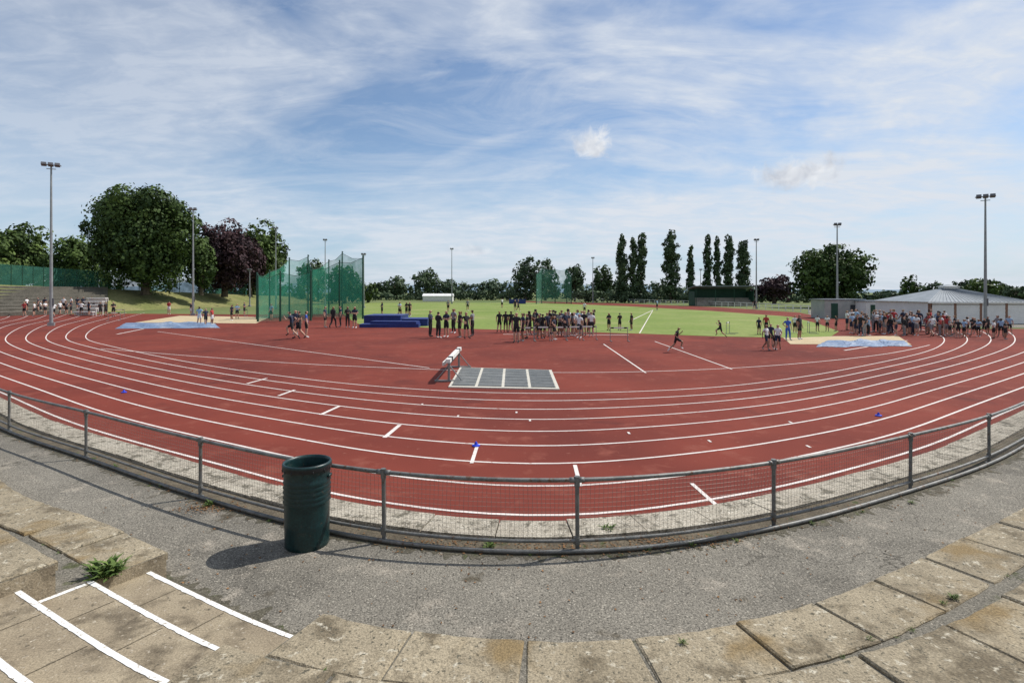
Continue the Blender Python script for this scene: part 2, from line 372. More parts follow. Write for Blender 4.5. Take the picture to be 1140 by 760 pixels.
for i,p in enumerate(fm):
    b_=.012*math.sin(i*.21)+random.uniform(-.004,.004); g.tube([(*p,.13),(p[0]+b_,p[1]+b_,.5),(*p,.83+random.uniform(-.006,.006))],.0017,3,cap=False)
fm2=resample(fm,.35)
for z in np.arange(.15,.84,.055): g.tube([(p[0],p[1],float(z)+.006*math.sin(i*.9+z*9)) for i,p in enumerate(fm2)],.0017,3,cap=False)
g.obj('wire_mesh',M_wire,parent=e)

# ---------------------------------------------------------------- bin
g=MB(); r=.275
prof=[(.255,0),(.263,.012),(.265,.06),(.268,.25),(.272,.27),(.268,.29),(.27,.52)]
for z in (.56,.62,.68,.74,.80): prof+=[(r-.002,z-.022),(r+.010,z),(r-.002,z+.022)]
prof+=[(r,.90),(r,.985),(r+.016,.995),(r+.020,1.015),(r+.012,1.035),(r-.006,1.035),(r-.012,1.0),(r-.016,.90)]
g.lathe(prof,48,0)
g.lathe([(r-.017,.90),(r-.02,.5),(.20,.42),(.001,.40)],48,1)
g.lathe([(r+.004,1.036),(r+.012,1.02),(r+.021,.99),(r+.017,.95)],48,2)
for i in range(14):
    a=i/14*6.283+random.uniform(-.1,.1); rr=r+.019
    g.tube([(rr*math.cos(a),rr*math.sin(a),.975),(rr*math.cos(a+.02),rr*math.sin(a+.02),.93)],[.008,.004],5,2)
for s in (-1,1): g.box((s*(r+.01),0,.86),(.02,.10,.03),0)
for v_ in range(len(g.V)):
    x,y,z=g.V[v_]; a=math.atan2(y,x); k=1-.022*math.exp(-((a+1.9)**2/.08+(z-.33)**2/.01))-.012*math.exp(-((a+1.1)**2/.05+(z-.7)**2/.02)); g.V[v_]=(x*k,y*k,z)
g.obj('litter_bin',[M_bin,M_binin,M_bag],loc=(X(342,6.97),6.97,.004),smooth=True)

# ---------------------------------------------------------------- steeplechase barrier + water jump cover
g=MB()
for yy in (19.6,23.3):
    g.box((-2.22,yy,.35),(.08,.08,.70),1); g.box((-2.22,yy,.03),(1.0,.09,.06),1)
    for s in(-1,1): g.tube([(-2.22+s*.45,yy,.05),(-2.22+s*.03,yy,.55)],.022,6,1)
for k in range(9):
    y0=19.3+k*(4.3/9); g.box((-2.22,y0+4.3/18,.755),(.16,4.3/9,.13),2 if k in (1,7) else 0)
g.box((-2.42,21.5,.62),(.05,3.9,.12),0)
g.obj('steeplechase_barrier',[M_white,M_steel,M_black])
e=empty('water_jump_cover',(0,0,0))
c=[Vector(P(*p)[:2]) for p in ((499,431.5),(623,434),(614,412.5),(512,409.5))]
def bil(u,v): return (c[0]*(1-u)+c[1]*u)*(1-v)+(c[3]*(1-u)+c[2]*u)*v
def slab(mb,u0,u1,v0,v1,z0,z1,m):
    q=[bil(u0,v0),bil(u1,v0),bil(u1,v1),bil(u0,v1)]
    vs=[(*p,z0) for p in q]+[(*p,z1) for p in q]
    mb.add(vs,[(4,5,6,7),(0,1,5,4),(1,2,6,5),(2,3,7,6),(3,0,4,7)],m)
g=MB(); slab(g,0,1,0,1,0,.035,0); g.obj('frame',M_frame,parent=e)
g=MB()
for k in range(4):
    u0=.025+k*.243; u1=u0+.215; slab(g,u0,u1,.05,.95,.03,.045,0)
    for i in range(21):
        u=u0+.004+i*.01; slab(g,u,u+.0035,.05,.95,.04,.06,1)
    for v in np.linspace(.06,.93,7): slab(g,u0,u1,float(v),float(v)+.012,.04,.064,1)
g.obj('grating_panels',[M_grate,M_steel],parent=e)

# ---------------------------------------------------------------- markers, mats, tarps
def cone(px,py,s=.12):
    g=MB(); g.lathe([(.001,s*1.5),(s*.25,s*1.45),(s*.7,.03),(s*1.3,.02),(s*1.3,0)],16,0); g.obj('marker_cone',M_cone,loc=(*P(px,py)[:2],.006),smooth=False)
cone(530,496.5,.062);cone(138,437,.06);cone(978,463,.06)
def tarp(px0,px1,py0,py1,z,name='ground_tarpaulin',m=None,h=.10):
    g=MB(); n=40;k=10; vs=[]
    c=[P(px0,py1),P(px1,py1-1),P(px1-8,py0),P(px0+12,py0+.5)]
    for j in range(k):
        for i in range(n):
            u=i/(n-1);v=j/(k-1)
            x=(c[0][0]*(1-u)+c[1][0]*u)*(1-v)+(c[3][0]*(1-u)+c[2][0]*u)*v; y=(c[0][1]*(1-u)+c[1][1]*u)*(1-v)+(c[3][1]*(1-u)+c[2][1]*u)*v
            ed=min(i,n-1-i,j*2,(k-1-j)*2,3)/3
            hh=h*(.6+.35*math.sin(u*23+v*4)+.3*math.sin(u*9-v*6+1)+random.uniform(-.12,.12))
            vs.append((x+random.uniform(-.06,.06),y+random.uniform(-.10,.10)+.2*math.sin(u*17),z+ed*max(.02,hh)))
    g.add(vs,[(j*n+i,j*n+i+1,(j+1)*n+i+1,(j+1)*n+i) for j in range(k-1) for i in range(n-1)])
    g.obj(name,m or M_tarp)
g=MB(); g.poly([P(x,y)[:2]+(.009,) for x,y in [(150,359),(285,360),(300,353),(200,351.5)]]); g.obj('sand_pit',M_sand)
g=MB(); g.poly([P(x,y)[:2]+(.010,) for x,y in [(880,383),(1015,384),(1000,374),(870,374.5)]]); g.obj('sand_pit',M_sand)
tarp(128,246,359,366,.02,h=.18); tarp(908,1012,379,386.5,.02,h=.15)
def mat_bed(x0,x1,y,D,h,name='high_jump_mat'):
    Y=F*H/(y-HY); w=(x1-x0)*Y/F; g=MB()
    g.box((0,D/2,h/2-.03),(w,D,h-.06),0); g.box((0,D/2,h-.02),(w+.06,D+.06,.08),1)
    for k in range(1,4): g.box((-w/2+w*k/4,-.01,h/2),(.04,.03,h*.9),1)
    o=g.obj(name,[M_blue,M_blue],loc=(X((x0+x1)/2,Y),Y,.01)); b=o.modifiers.new('b','BEVEL'); b.width=.07; b.segments=2
mat_bed(405,446,362,4,.9); mat_bed(447,476,363,3,.65)
g=MB(); Yb=F*H/37.5; g.box((0,0,.15),(5.2,1.6,.3),0,.05); g.box((.4,.1,.42),(4.2,1.2,.22),0,-.1); g.obj('blue_foam_mat',[M_blue],loc=(X(440,Yb),Yb-2.0,.01))
def hurdle(px,py,rz=0,s=1.0):
    g=MB()
    for x in(-.56,.56):
        g.box((x,0,.02),(.04,.7,.04),1); g.box((x,.3,.45*s),(.035,.03,.88*s),1)
    g.box((0,.3,.84*s),(1.2,.025,.09),0); g.box((-.42,.29,.84*s),(.18,.03,.092),2); g.box((.42,.29,.84*s),(.18,.03,.092),2); g.box((0,.3,.45),(1.1,.02,.02),1)
    p=P(px,py); g.obj('hurdle',[M_white,M_steel,M_black],loc=(p[0],p[1],.005),rz=rz)
for a in [(605,379),(622,379),(640,378.5),(655,378),(690,380),(126,357,.3),(132,352,.3),(905,371,1.2),(586,380,.2),(1060,374,.6),(1068,372,.6),(815,371.5,1.0),(270,352,.3)]: hurdle(*a)

# ---------------------------------------------------------------- floodlights
def flood(px,top,Y,rz=0,n=3,zb=0.0):
    h=Z(top,Y)-zb; g=MB(); n=max(2,n-1)
    g.tube([(0,0,0),(0,0,h*.5),(0,0,h)],[.15,.11,.07],10,0); g.box((0,0,.15),(.5,.5,.3),0)
    w=.50*n; g.box((0,0,h),(w,.10,.08),0); g.box((0,0,h-.35),(.7,.07,.06),0)
    for i in range(n):
        x=-w/2+w*(i+.5)/n; g.box((x,-.22,h+.02),(.38,.34,.24),1,0,math.radians(-28)); g.box((x,-.05,h+.05),(.05,.1,.2),0)
    g.box((.12,0,2.2),(.18,.22,.7),1)
    g.obj('floodlight_mast',[M_pole,M_lamp],loc=(X(px,Y),Y,zb),rz=rz)
flood(57,184,52,.5,4);flood(215,233,75,.4,3);flood(307,254,105,.3,3);flood(362,267,125,.2,3);flood(503,277,150,.1,2);flood(660,287,160,-.1,2)
flood(842,267,105,-.2,3);flood(932,250,76,-.3,3);flood(1097,219,52,-.6,4);flood(405,283,110,0,2);flood(278,300,120,0,2);flood(780,300,170,0,2)

# ---------------------------------------------------------------- throwing cages
def cage(pts,Y0,name,M,rz=0):
    g=MB(); w=[]
    for px,dy,top in pts:
        Y=Y0+dy; w.append((X(px,Y),Y,Z(top,Y)))
    for (a,b) in zip(w[:-1],w[1:]):
        n=6
        for i in range(n):
            t0=i/n;t1=(i+1)/n
            z0=a[2]*(1-t0)+b[2]*t0; z1=a[2]*(1-t1)+b[2]*t1; sag=lambda t:-.35*math.sin(math.pi*t)
            p=(a[0]*(1-t0)+b[0]*t0,a[1]*(1-t0)+b[1]*t0);q=(a[0]*(1-t1)+b[0]*t1,a[1]*(1-t1)+b[1]*t1)
            g.poly([(*p,.05),(*q,.05),(*q,z1+sag(t1)),(*p,z0+sag(t0))],0)
    for a in w:
        g.tube([(a[0],a[1],0),(a[0],a[1],a[2]+.3)],[.12,.08],8,1)
        g.tube([(a[0],a[1],a[2]+.25),(a[0]*.985,a[1]-.8,a[2]+.1)],.05,6,1)
    for a,b in zip(w[:-1],w[1:]): g.tube([(a[0],a[1],a[2]),((a[0]+b[0])/2,(a[1]+b[1])/2,(a[2]+b[2])/2-.35),(b[0],b[1],b[2])],.03,5,1)
    g.obj(name,[M,M_green])
cage([(286,-4,306),(300,-1,303),(322,3,289),(343,5,286),(347,1,300),(378,1,292),(404,-3,287)],68,'hammer_throw_cage',M_net)
cage([(287,-7,308),(312,-6,304),(346,-5,303)],66,'safety_net_screen',M_net)
cage([(346,6,300),(366,10,291),(381,9,282),(404,4,288)],70,'discus_throw_cage',M_net)
cage([(597,-4,306),(603,3,298),(618,5,300),(631,3,300),(636,-4,306)],150,'throwing_cage',M_net2)

# ---------------------------------------------------------------- left bank, stand, fence
toe=[P(-60,353),P(0,352),P(60,350),P(120,347),P(200,343.5),P(290,340),P(400,336)]
cr=[(-60,80,4.6),(0,82,4.2),(60,90,4.0),(120,100,3.7),(200,118,3.1),(290,145,2.2),(400,190,.9)]
crest=[(X(a,Y),Y,z) for a,Y,z in cr]; back=[(x*1.25,y*1.25,z) for x,y,z in crest]
g=MB(); n=len(toe)
g.add([(t[0],t[1],-.02) for t in toe]+crest+back,[(i,i+1,n+i+1,n+i) for i in range(n-1)]+[(n+i,n+i+1,2*n+i+1,2*n+i) for i in range(n-1)]); g.obj('grass_bank',M_bank)
g=MB(); S=9
for i in range(3):
    for s in range(S):
        def pt(k,f): 
            t=Vector((toe[k][0],toe[k][1],0)); c2=Vector(crest[k]); return t.lerp(c2,f)
        z=.12+(s+1)/S*3.9
        a,b=pt(i,s/S),pt(i+1,s/S); c_,d=pt(i,(s+1)/S),pt(i+1,(s+1)/S)
        z0=.12+s/S*3.9
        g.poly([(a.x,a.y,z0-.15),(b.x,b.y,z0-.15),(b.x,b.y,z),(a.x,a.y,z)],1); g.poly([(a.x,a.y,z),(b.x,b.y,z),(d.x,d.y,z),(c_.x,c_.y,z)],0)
t,cc=Vector((toe[3][0],toe[3][1],-.02)),Vector(crest[3])
g.poly([tuple(t),(t.x,t.y,.5),(cc.x,cc.y,4.0),(cc.x,cc.y,2)],0)
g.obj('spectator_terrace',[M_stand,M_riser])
g=MB(); fp=[(X(a,Y),Y,z,tp) for a,Y,z,tp in [(-60,82,4.4,8),(0,84,4.2,7.4),(60,92,4.0,7.1),(120,102,3.7,6.9),(200,120,3.1,6.0),(290,147,2.2,4.8)]]
fp2=[]
for a,b in zip(fp[:-1],fp[1:]):
    for i in range(5):
        t=i/5; fp2.append(tuple(a[k]*(1-t)+b[k]*t for k in range(4)))
for a,b in zip(fp2[:-1],fp2[1:]):
    g.poly([(a[0],a[1],a[2]-.1),(b[0],b[1],b[2]-.1),(b[0],b[1],b[3]),(a[0],a[1],a[3])],0); g.tube([(a[0],a[1]-.05,a[2]-.2),(a[0],a[1]-.05,a[3]+.1)],.06,6,1)
g.obj('green_boundary_fence',[M_mesh,M_green])
e=empty('officials_stand',(X(106,74),74,0)); g=MB()
for k in range(5): g.box((-1.5+.0,k*.6,.5+k*.45),(2.6,.6,.10),0); g.box((-1.5,k*.6+.28,.28+k*.45),(2.6,.04,.4),0)
for x in(-2.7,-.3):
    for k in range(5): g.box((x,k*.6,.25+k*.225),(.06,.06,.5+k*.45),0)
g.obj('tiers',M_white,parent=e)

# ---------------------------------------------------------------- buildings at right
def pavilion():
    Y=55; x0,x1=X(1034,Y),X(1148,Y); w=x1-x0; d=8; cx=(x0+x1)/2; e=empty('brick_pavilion',(cx,Y,0)); h=2.15
    g=MB(); t=.2
    g.box((0,d,h/2),(w,t,h),1); g.box((-w/2+t/2,d/2,h/2),(t,d-t-.01,h),1); g.box((w/2-t/2,d/2,h/2),(t,d-t-.01,h),1)
    n=4; bay=w/n
    for i in range(n+1):
        g.box((-w/2+bay*i+(.12 if i==0 else -.12 if i==n else 0),0,h/2),(.24,.24,h),0)
    g.obj('walls',[M_brick,M_door],parent=e)
    g=MB(); g.box((0,.004,h-.13),(w-.6,.2,.25),0)
    for i in range(n):
        cxx=-w/2+bay*(i+.5)
        for k in range(9): g.box((cxx,-.10+(.012 if k%2 else 0),.12+k*.205),(bay-.26,.04,.195),0)
    g.obj('roller_doors',M_door,parent=e)
    g=MB(); o=.3; zt=h+.02; rz_=3.55
    b=[(-w/2-o,-o,zt),(w/2+o,-o,zt),(w/2+o,d+o,zt),(-w/2-o,d+o,zt)]; r1=(-.7,d/2,rz_);r2=(.7,d/2,rz_)
    g.add(b+[r1,r2],[(0,1,5,4),(1,2,5),(2,3,4,5),(3,0,4),(3,2,1,0)],0)
    g.box((0,-o-.02,zt-.06),(w+2*o,.06,.14),1); g.box((0,d/2,rz_+.05),(1.5,.8,.22),1)
    for s in np.linspace(-.95,.95,26):
        xb=s*(w/2+o); xt=s*.7; g.tube([(xb,-o,zt+.02),(xt,d/2,rz_+.02)],.02,4,0)
    q=rz_+.165
    g.add([(-.9,d/2-.6,q),(.9,d/2-.6,q),(.9,d/2+.6,q),(-.9,d/2+.6,q),(0,d/2,q+.25)],[(0,1,4),(1,2,4),(2,3,4),(3,0,4),(3,2,1,0)],0)
    g.obj('hipped_roof',[M_roof,M_door],parent=e)
pavilion()
def cabin(px0,px1,Y,h,m,name='site_cabin'):
    w=(px1-px0)*Y/F; e=empty(name,(X((px0+px1)/2,Y),Y,0))
    g=MB(); g.box((0,1.5,h/2),(w,3,h),0); g.obj('walls',m,parent=e)
    g=MB(); g.box((0,1.5,h+.06),(w+.3,3.3,.12),0); g.obj('flat_roof',M_roof,parent=e)
    g=MB(); n=max(2,int(w/2))
    for i in range(n):
        x=-w/2+w*(i+.5)/n
        g.box((x,-.01,h*.58),(.9,.04,.7),0) if i%3 else g.box((x,-.01,h*.42),(.8,.05,h*.8),1)
    g.obj('windows_and_doors',[M_glass,M_green],parent=e)
cabin(918,962,66,2.2,M_cab);cabin(964,1000,64,2.05,M_door);cabin(1001,1024,66,1.9,M_cab)
e=empty('covered_stand',(X(806,125),125,0))
g=MB(); 
for k in range(4): g.box((0,k*.9,.25+k*.22),(13,.9,.5+k*.45),0)
g.obj('tiers',M_stand,parent=e)
g=MB(); g.box((0,4,2.0),(13.2,.15,4.0),0); g.box((-6.6,2,1.7),(.12,4,3.2),0); g.box((6.6,2,1.7),(.12,4,3.2),0); g.obj('walls',M_green,parent=e)
g=MB(); g.box((0,1.8,4.15),(14,5.2,.16),0,0,math.radians(-7)); g.obj('sloped_roof',M_roof,parent=e)
g=MB(); [g.box((x,-.5,2),(.1,.1,3.9),0) for x in(-6.4,-2.1,2.1,6.4)]; g.obj('columns',M_green,parent=e)
e=empty('white_shed',(X(488,190),190,0)); g=MB(); g.box((0,0,.9),(10,4,1.8),0); g.obj('walls',M_white,parent=e); g=MB(); g.add([(-5.2,-2.2,1.8),(5.2,-2.2,1.8),(5.2,2.2,1.8),(-5.2,2.2,1.8),(-5.2,0,2.6),(5.2,0,2.6)],[(0,1,5,4),(2,3,4,5),(0,4,3),(1,2,5)],0); g.obj('roof',M_door,parent=e)
g=MB(); g.box((0,0,.55),(4.5,2,1.1),0); g.box((0,0,1.13),(4.6,2.1,.06),0); g.obj('pole_vault_mat',[M_blue],loc=(X(576,150),150,.01))
g=MB(); pr=[P(x,y) for x,y in [(640,335),(700,337),(800,341),(890,347),(940,352)]]
rs=resample(spline(pr,1,5),2.6)
for p in rs: g.box((p[0],p[1],.5),(.10,.10,1.0),0)
g.tube([(*p,1.0) for p in rs],.05,5,0); g.tube([(*p,.5) for p in rs],.04,5,0)
g.obj('white_rail_fence',M_white)

# ---------------------------------------------------------------- trees
def leafquads(C,Nrm,size):
    n=len(C); nr=Nrm+rng.normal(0,.5,(n,3)); nr/=np.linalg.norm(nr,axis=1)[:,None]
    t=np.cross(nr,rng.normal(0,1,(n,3))); t/=np.linalg.norm(t,axis=1)[:,None]; b=np.cross(nr,t)
    s=(size*rng.uniform(.6,1.25,n))[:,None]
    V=np.stack([C-t*s-b*s*.45,C+t*s*.2-b*s*.75,C+t*s+b*s*.35,C-t*s*.3+b*s*.7],1).reshape(-1,3)
    return V
def build_leafy(name,V,tone,mats,trunk=None,loc=(0,0,0)):
    n=len(V)//4; tv=[];tf=[]
    if trunk: tv=trunk.V; tf=trunk.F
    allv=np.vstack([V,np.array(tv)]) if tv else V
    me=bpy.data.meshes.new(name)
    faces=[tuple(range(4*i,4*i+4)) for i in range(n)]+[tuple(k+4*n for k in f) for f in tf]
    me.from_pydata(allv.tolist(),[],faces)
    for m in mats: me.materials.append(m)
    me.polygons.foreach_set('material_index',[0]*n+[1]*len(tf))
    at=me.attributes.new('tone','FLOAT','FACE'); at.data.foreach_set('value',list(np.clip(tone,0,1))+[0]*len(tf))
    o=bpy.data.objects.new(name,me); scene.collection.objects.link(o); o.location=loc; return o
def sph(n):
    v=rng.normal(0,1,(n,3)); return v/np.linalg.norm(v,axis=1)[:,None]
def blobs_leaves(bl,dens,size):
    Vs=[];T=[]
    for (c,r,tn) in bl:
        n=int(dens*r[0]*r[2]); d=sph(n); rad=rng.uniform(.55,1.0,n)**.5*(1+.12*rng.normal(0,1,n))
        k=max(5,n//50); sub=sph(k); idx=rng.integers(0,k,n); d2=sub[idx]*1.0+d*.42; 
        mixm=rng.random(n)<.7; dd=np.where(mixm[:,None],d2/np.linalg.norm(d2,axis=1)[:,None],d)
        subt=rng.uniform(-.25,.25,k)[idx]
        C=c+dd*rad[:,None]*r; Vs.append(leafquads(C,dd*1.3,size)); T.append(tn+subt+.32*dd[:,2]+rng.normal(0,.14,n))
    return np.vstack(Vs),np.concatenate(T)
def tree(name,px,top,Y,wpx,leaf,zb=0,trunkh=.18,nb=22,dens=70,size=.34):
    h=Z(top,Y)-zb; rx=wpx/2*Y/F; zc0=h*trunkh; hc=(h-zc0)/2; cz=zc0+hc; bl=[]
    for i in range(nb):
        zf=1-2*(i+.5)/nb; a=i*2.39996+random.uniform(-.4,.4); rr_=math.sqrt(1-zf*zf)
        d=np.array([rr_*math.cos(a),rr_*math.sin(a),zf]); q=rng.uniform(.48,.84)
        br=rng.uniform(.18,.36) if q>.66 else rng.uniform(.30,.46)
        c=np.array([d[0]*rx*q,d[1]*rx*q,cz+d[2]*hc*q]); rr=np.array([rx*br,rx*br,hc*br*.9])
        bl.append((c,rr,rng.uniform(.12,.60)))
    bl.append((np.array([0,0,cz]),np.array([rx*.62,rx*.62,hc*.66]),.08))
    V,T=blobs_leaves(bl,dens,size)
    tr=MB(); lean=random.uniform(-.04,.04)*h
    tr.tube([(0,0,0),(lean*.4,0,h*.2),(lean,0,h*.55),(lean,0,h*.8)],[rx*.085+.12,rx*.065+.1,rx*.035+.05,.03],8)
    for b in bl[:9]:
        s=h*random.uniform(.16,.4); e_=b[0]; tr.tube([(lean*.5,0,s),((e_[0])*.5,e_[1]*.5,(s+e_[2])/2+.3),tuple(e_)],[rx*.03+.05,rx*.02+.03,.02],6)
    return build_leafy(name,V,T,[leaf,M_bark],tr,(X(px,Y),Y,zb))
def poplar(px,top,Y,wpx,zb=0,leaf=LF_pop):
    h=Z(top,Y)-zb; rx=wpx/2*Y/F; bl=[]; off=random.uniform(.05,.25)
    for i in range(30):
        f=i/29; rr=rx*max(.16,(.35+.65*math.sin(math.pi*(f*.75+off))))*.60*random.uniform(.75,1.2)
        bl.append((np.array([random.uniform(-.42,.42)*rx*(1-f*.5),random.uniform(-.3,.3)*rx,h*(.09+.87*f)]),np.array([rr,rr,h*.065*random.uniform(.8,1.2)]),random.uniform(.15,.6)))
    V,T=blobs_leaves(bl,100,.30)
    tr=MB(); tr.tube([(0,0,0),(0,0,h*.5),(0,0,h*.9)],[.4,.22,.04],8)
    for b in bl[1:17:2]: tr.tube([(0,0,b[0][2]-2),(b[0][0]*1.4,b[0][1]*1.4,b[0][2]+1)],[.12,.03],5)
    return build_leafy('poplar_tree',V,T,[leaf,M_bark],tr,(X(px,Y),Y,zb))
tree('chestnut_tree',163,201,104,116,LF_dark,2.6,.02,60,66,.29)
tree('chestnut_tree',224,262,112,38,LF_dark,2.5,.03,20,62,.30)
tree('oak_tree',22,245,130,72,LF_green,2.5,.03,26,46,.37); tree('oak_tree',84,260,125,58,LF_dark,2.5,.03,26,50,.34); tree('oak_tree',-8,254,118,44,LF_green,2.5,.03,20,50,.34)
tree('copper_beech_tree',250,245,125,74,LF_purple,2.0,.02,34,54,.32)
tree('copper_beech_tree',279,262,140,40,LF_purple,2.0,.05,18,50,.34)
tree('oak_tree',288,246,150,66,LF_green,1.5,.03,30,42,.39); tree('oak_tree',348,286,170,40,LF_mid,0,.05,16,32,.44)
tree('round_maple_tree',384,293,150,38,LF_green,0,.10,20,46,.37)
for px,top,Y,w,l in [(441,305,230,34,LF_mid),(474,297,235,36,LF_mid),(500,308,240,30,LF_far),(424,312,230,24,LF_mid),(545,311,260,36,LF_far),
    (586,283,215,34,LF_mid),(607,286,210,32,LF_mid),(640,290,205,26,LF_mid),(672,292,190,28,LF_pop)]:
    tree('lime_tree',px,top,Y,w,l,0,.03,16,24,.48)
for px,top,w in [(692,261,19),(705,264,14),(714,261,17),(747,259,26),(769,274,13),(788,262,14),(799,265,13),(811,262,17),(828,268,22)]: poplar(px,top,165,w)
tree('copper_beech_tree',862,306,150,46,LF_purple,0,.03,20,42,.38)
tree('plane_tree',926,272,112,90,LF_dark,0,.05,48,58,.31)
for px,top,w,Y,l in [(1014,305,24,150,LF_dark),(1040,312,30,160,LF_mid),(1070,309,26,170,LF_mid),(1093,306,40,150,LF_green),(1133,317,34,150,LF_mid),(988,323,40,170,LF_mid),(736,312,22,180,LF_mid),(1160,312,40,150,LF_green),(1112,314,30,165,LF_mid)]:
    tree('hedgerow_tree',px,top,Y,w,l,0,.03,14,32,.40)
def mass(name,segs,leaf,dens,size):
    bl=[]
    for (x0,x1,t0,t1,Y) in segs:
        x=x0
        while x<x1:
            t=t0+(t1-t0)*((x-x0)/(x1-x0))+random.uniform(-4,2); h=max(1.2,Z(t,Y)); w=random.uniform(5,10)*Y/F
            bl.append((np.array([X(x,Y),Y+random.uniform(-3,3),h*.5]),np.array([w,w*.7,h*.52]),random.uniform(.15,.6))); x+=random.uniform(5,9)
    V,T=blobs_leaves(bl,dens,size); build_leafy(name,V,T,[leaf],None)
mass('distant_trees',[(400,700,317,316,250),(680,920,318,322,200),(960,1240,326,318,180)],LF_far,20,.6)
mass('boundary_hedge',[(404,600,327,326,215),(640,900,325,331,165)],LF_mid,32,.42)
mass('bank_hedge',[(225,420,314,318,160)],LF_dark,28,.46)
mass('left_tree_belt',[(-60,130,284,292,140)],LF_green,28,.44)
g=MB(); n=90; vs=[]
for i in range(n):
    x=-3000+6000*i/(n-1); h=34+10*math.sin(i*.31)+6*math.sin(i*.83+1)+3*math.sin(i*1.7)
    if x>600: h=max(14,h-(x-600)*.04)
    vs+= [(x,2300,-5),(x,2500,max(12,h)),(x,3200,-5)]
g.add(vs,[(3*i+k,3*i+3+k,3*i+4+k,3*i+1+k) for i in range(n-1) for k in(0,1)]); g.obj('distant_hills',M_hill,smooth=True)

# ---------------------------------------------------------------- weeds and leaf litter
def weed_at(p,s=.12,n=40):
    V=[]
    for i in range(n):
        a=random.uniform(0,6.283); l=s*random.uniform(.4,1.3); w=l*random.uniform(.07,.14); up=random.uniform(.2,1.4)
        d=Vector((math.cos(a),math.sin(a),0)); sd=Vector((-d.y,d.x,0))*w; b=Vector((random.gauss(0,.35)*s,random.gauss(0,.3)*s,0))
        m_=b+d*l*.5+Vector((0,0,l*up*.6)); t=b+d*l+Vector((0,0,l*up*.7))
        V+=[b,m_+sd,t,m_-sd]
    V=np.array([tuple(v) for v in V]); build_leafy('weed_plant',V,rng.uniform(0,1,n),[LF_weed],None,p)
def weed(px,py,z,s=.12,n=40): weed_at(P(px,py,z),s,n)
weed(120,640,.28,.14,240);weed(760,716,.30,.035,46);weed(1062,666,.30,.045,60);weed(1050,672,.30,.03,30);weed(355,757,.30,.05,40)
weed(676,592,.01,.09,90);weed(545,608,.01,.07,70);weed(233,562,.01,.08,60);weed(538,613,.01,.05,40);weed(1015,560,.01,.05,40);weed(905,583,.01,.04,40);weed(968,712,.30,.03,30);weed(820,603,.01,.04,34);weed(128,520,.01,.05,40)
for px,py in [(300,580),(340,590),(460,608),(500,612),(590,618),(720,612),(770,608),(960,570),(60,500),(180,542),(1060,535)]: weed(px,py,.01,random.uniform(.025,.05),25)
# moss and tiny grass along the back of the nosing slabs
for n_ in (0,1):
    bk=offs(EDGE,1.0*n_+.62); ok=[i for i in range(len(bk)) if (-8<bk[i][0]<-4.3 or 0<bk[i][0]<8)]
    for i in random.sample(ok,16): weed_at((bk[i][0],bk[i][1],.3*(n_+1)-.015),random.uniform(.015,.03),16)
n=1500; idx=rng.integers(int(len(FENCE)*.28),int(len(FENCE)*.80),n); base=offs(FENCE,.03)
C=np.c_[base[idx]+rng.normal(0,.13,(n,2)),np.full(n,.018)]
xs=rng.uniform(-6,7,260); ys=np.interp(xs,FENCE[:,0],FENCE[:,1])-rng.uniform(0,2.0,260)
C=np.vstack([C,np.c_[xs,ys,np.full(260,.014)]])
for (a,b,sx_,cnt) in [(235,566,.28,260),(745,603,.5,300),(640,612,.5,220),(500,606,.5,180)]:
    pr=P(a,b); C=np.vstack([C,np.c_[rng.normal(pr[0],sx_,cnt),rng.normal(pr[1],.10,cnt),np.full(cnt,.02)]])
V=leafquads(C,np.tile([0,0,2.2],(len(C),1)),.015); build_leafy('leaf_litter',V,rng.uniform(0,1,len(C)),[LF_dead],None)

# ---------------------------------------------------------------- people
def flat(name,c,rough=.85):
    m,N,L,B=newmat(name); nt=m.node_tree; tc=N.new('ShaderNodeTexCoord').outputs['Object']
    col=mixc(nt,noise(nt,6,2,.5,0,tc),tuple(x*.85 for x in c),tuple(min(1,x*1.15) for x in c)); L.new(col,B.inputs['Base Color']); B.inputs['Roughness'].default_value=rough; return m
SK=[flat('skin_light',(.49,.29,.205),.6),flat('skin_tan',(.29,.155,.10),.6)]
HR=[flat('hair_brown',(.05,.028,.016)),flat('hair_fair',(.25,.16,.07)),flat('hair_black',(.016,.014,.013))]
CL={'navy':flat('cloth_navy',(.017,.024,.052)),'black':flat('cloth_black',(.016,.016,.018)),'white':flat('cloth_white',(.68,.68,.68)),'blue':flat('cloth_blue',(.035,.10,.41)),
 'red':flat('cloth_red',(.38,.035,.035)),'grey':flat('cloth_grey',(.21,.21,.22)),'lblue':flat('cloth_light_blue',(.27,.41,.57))}
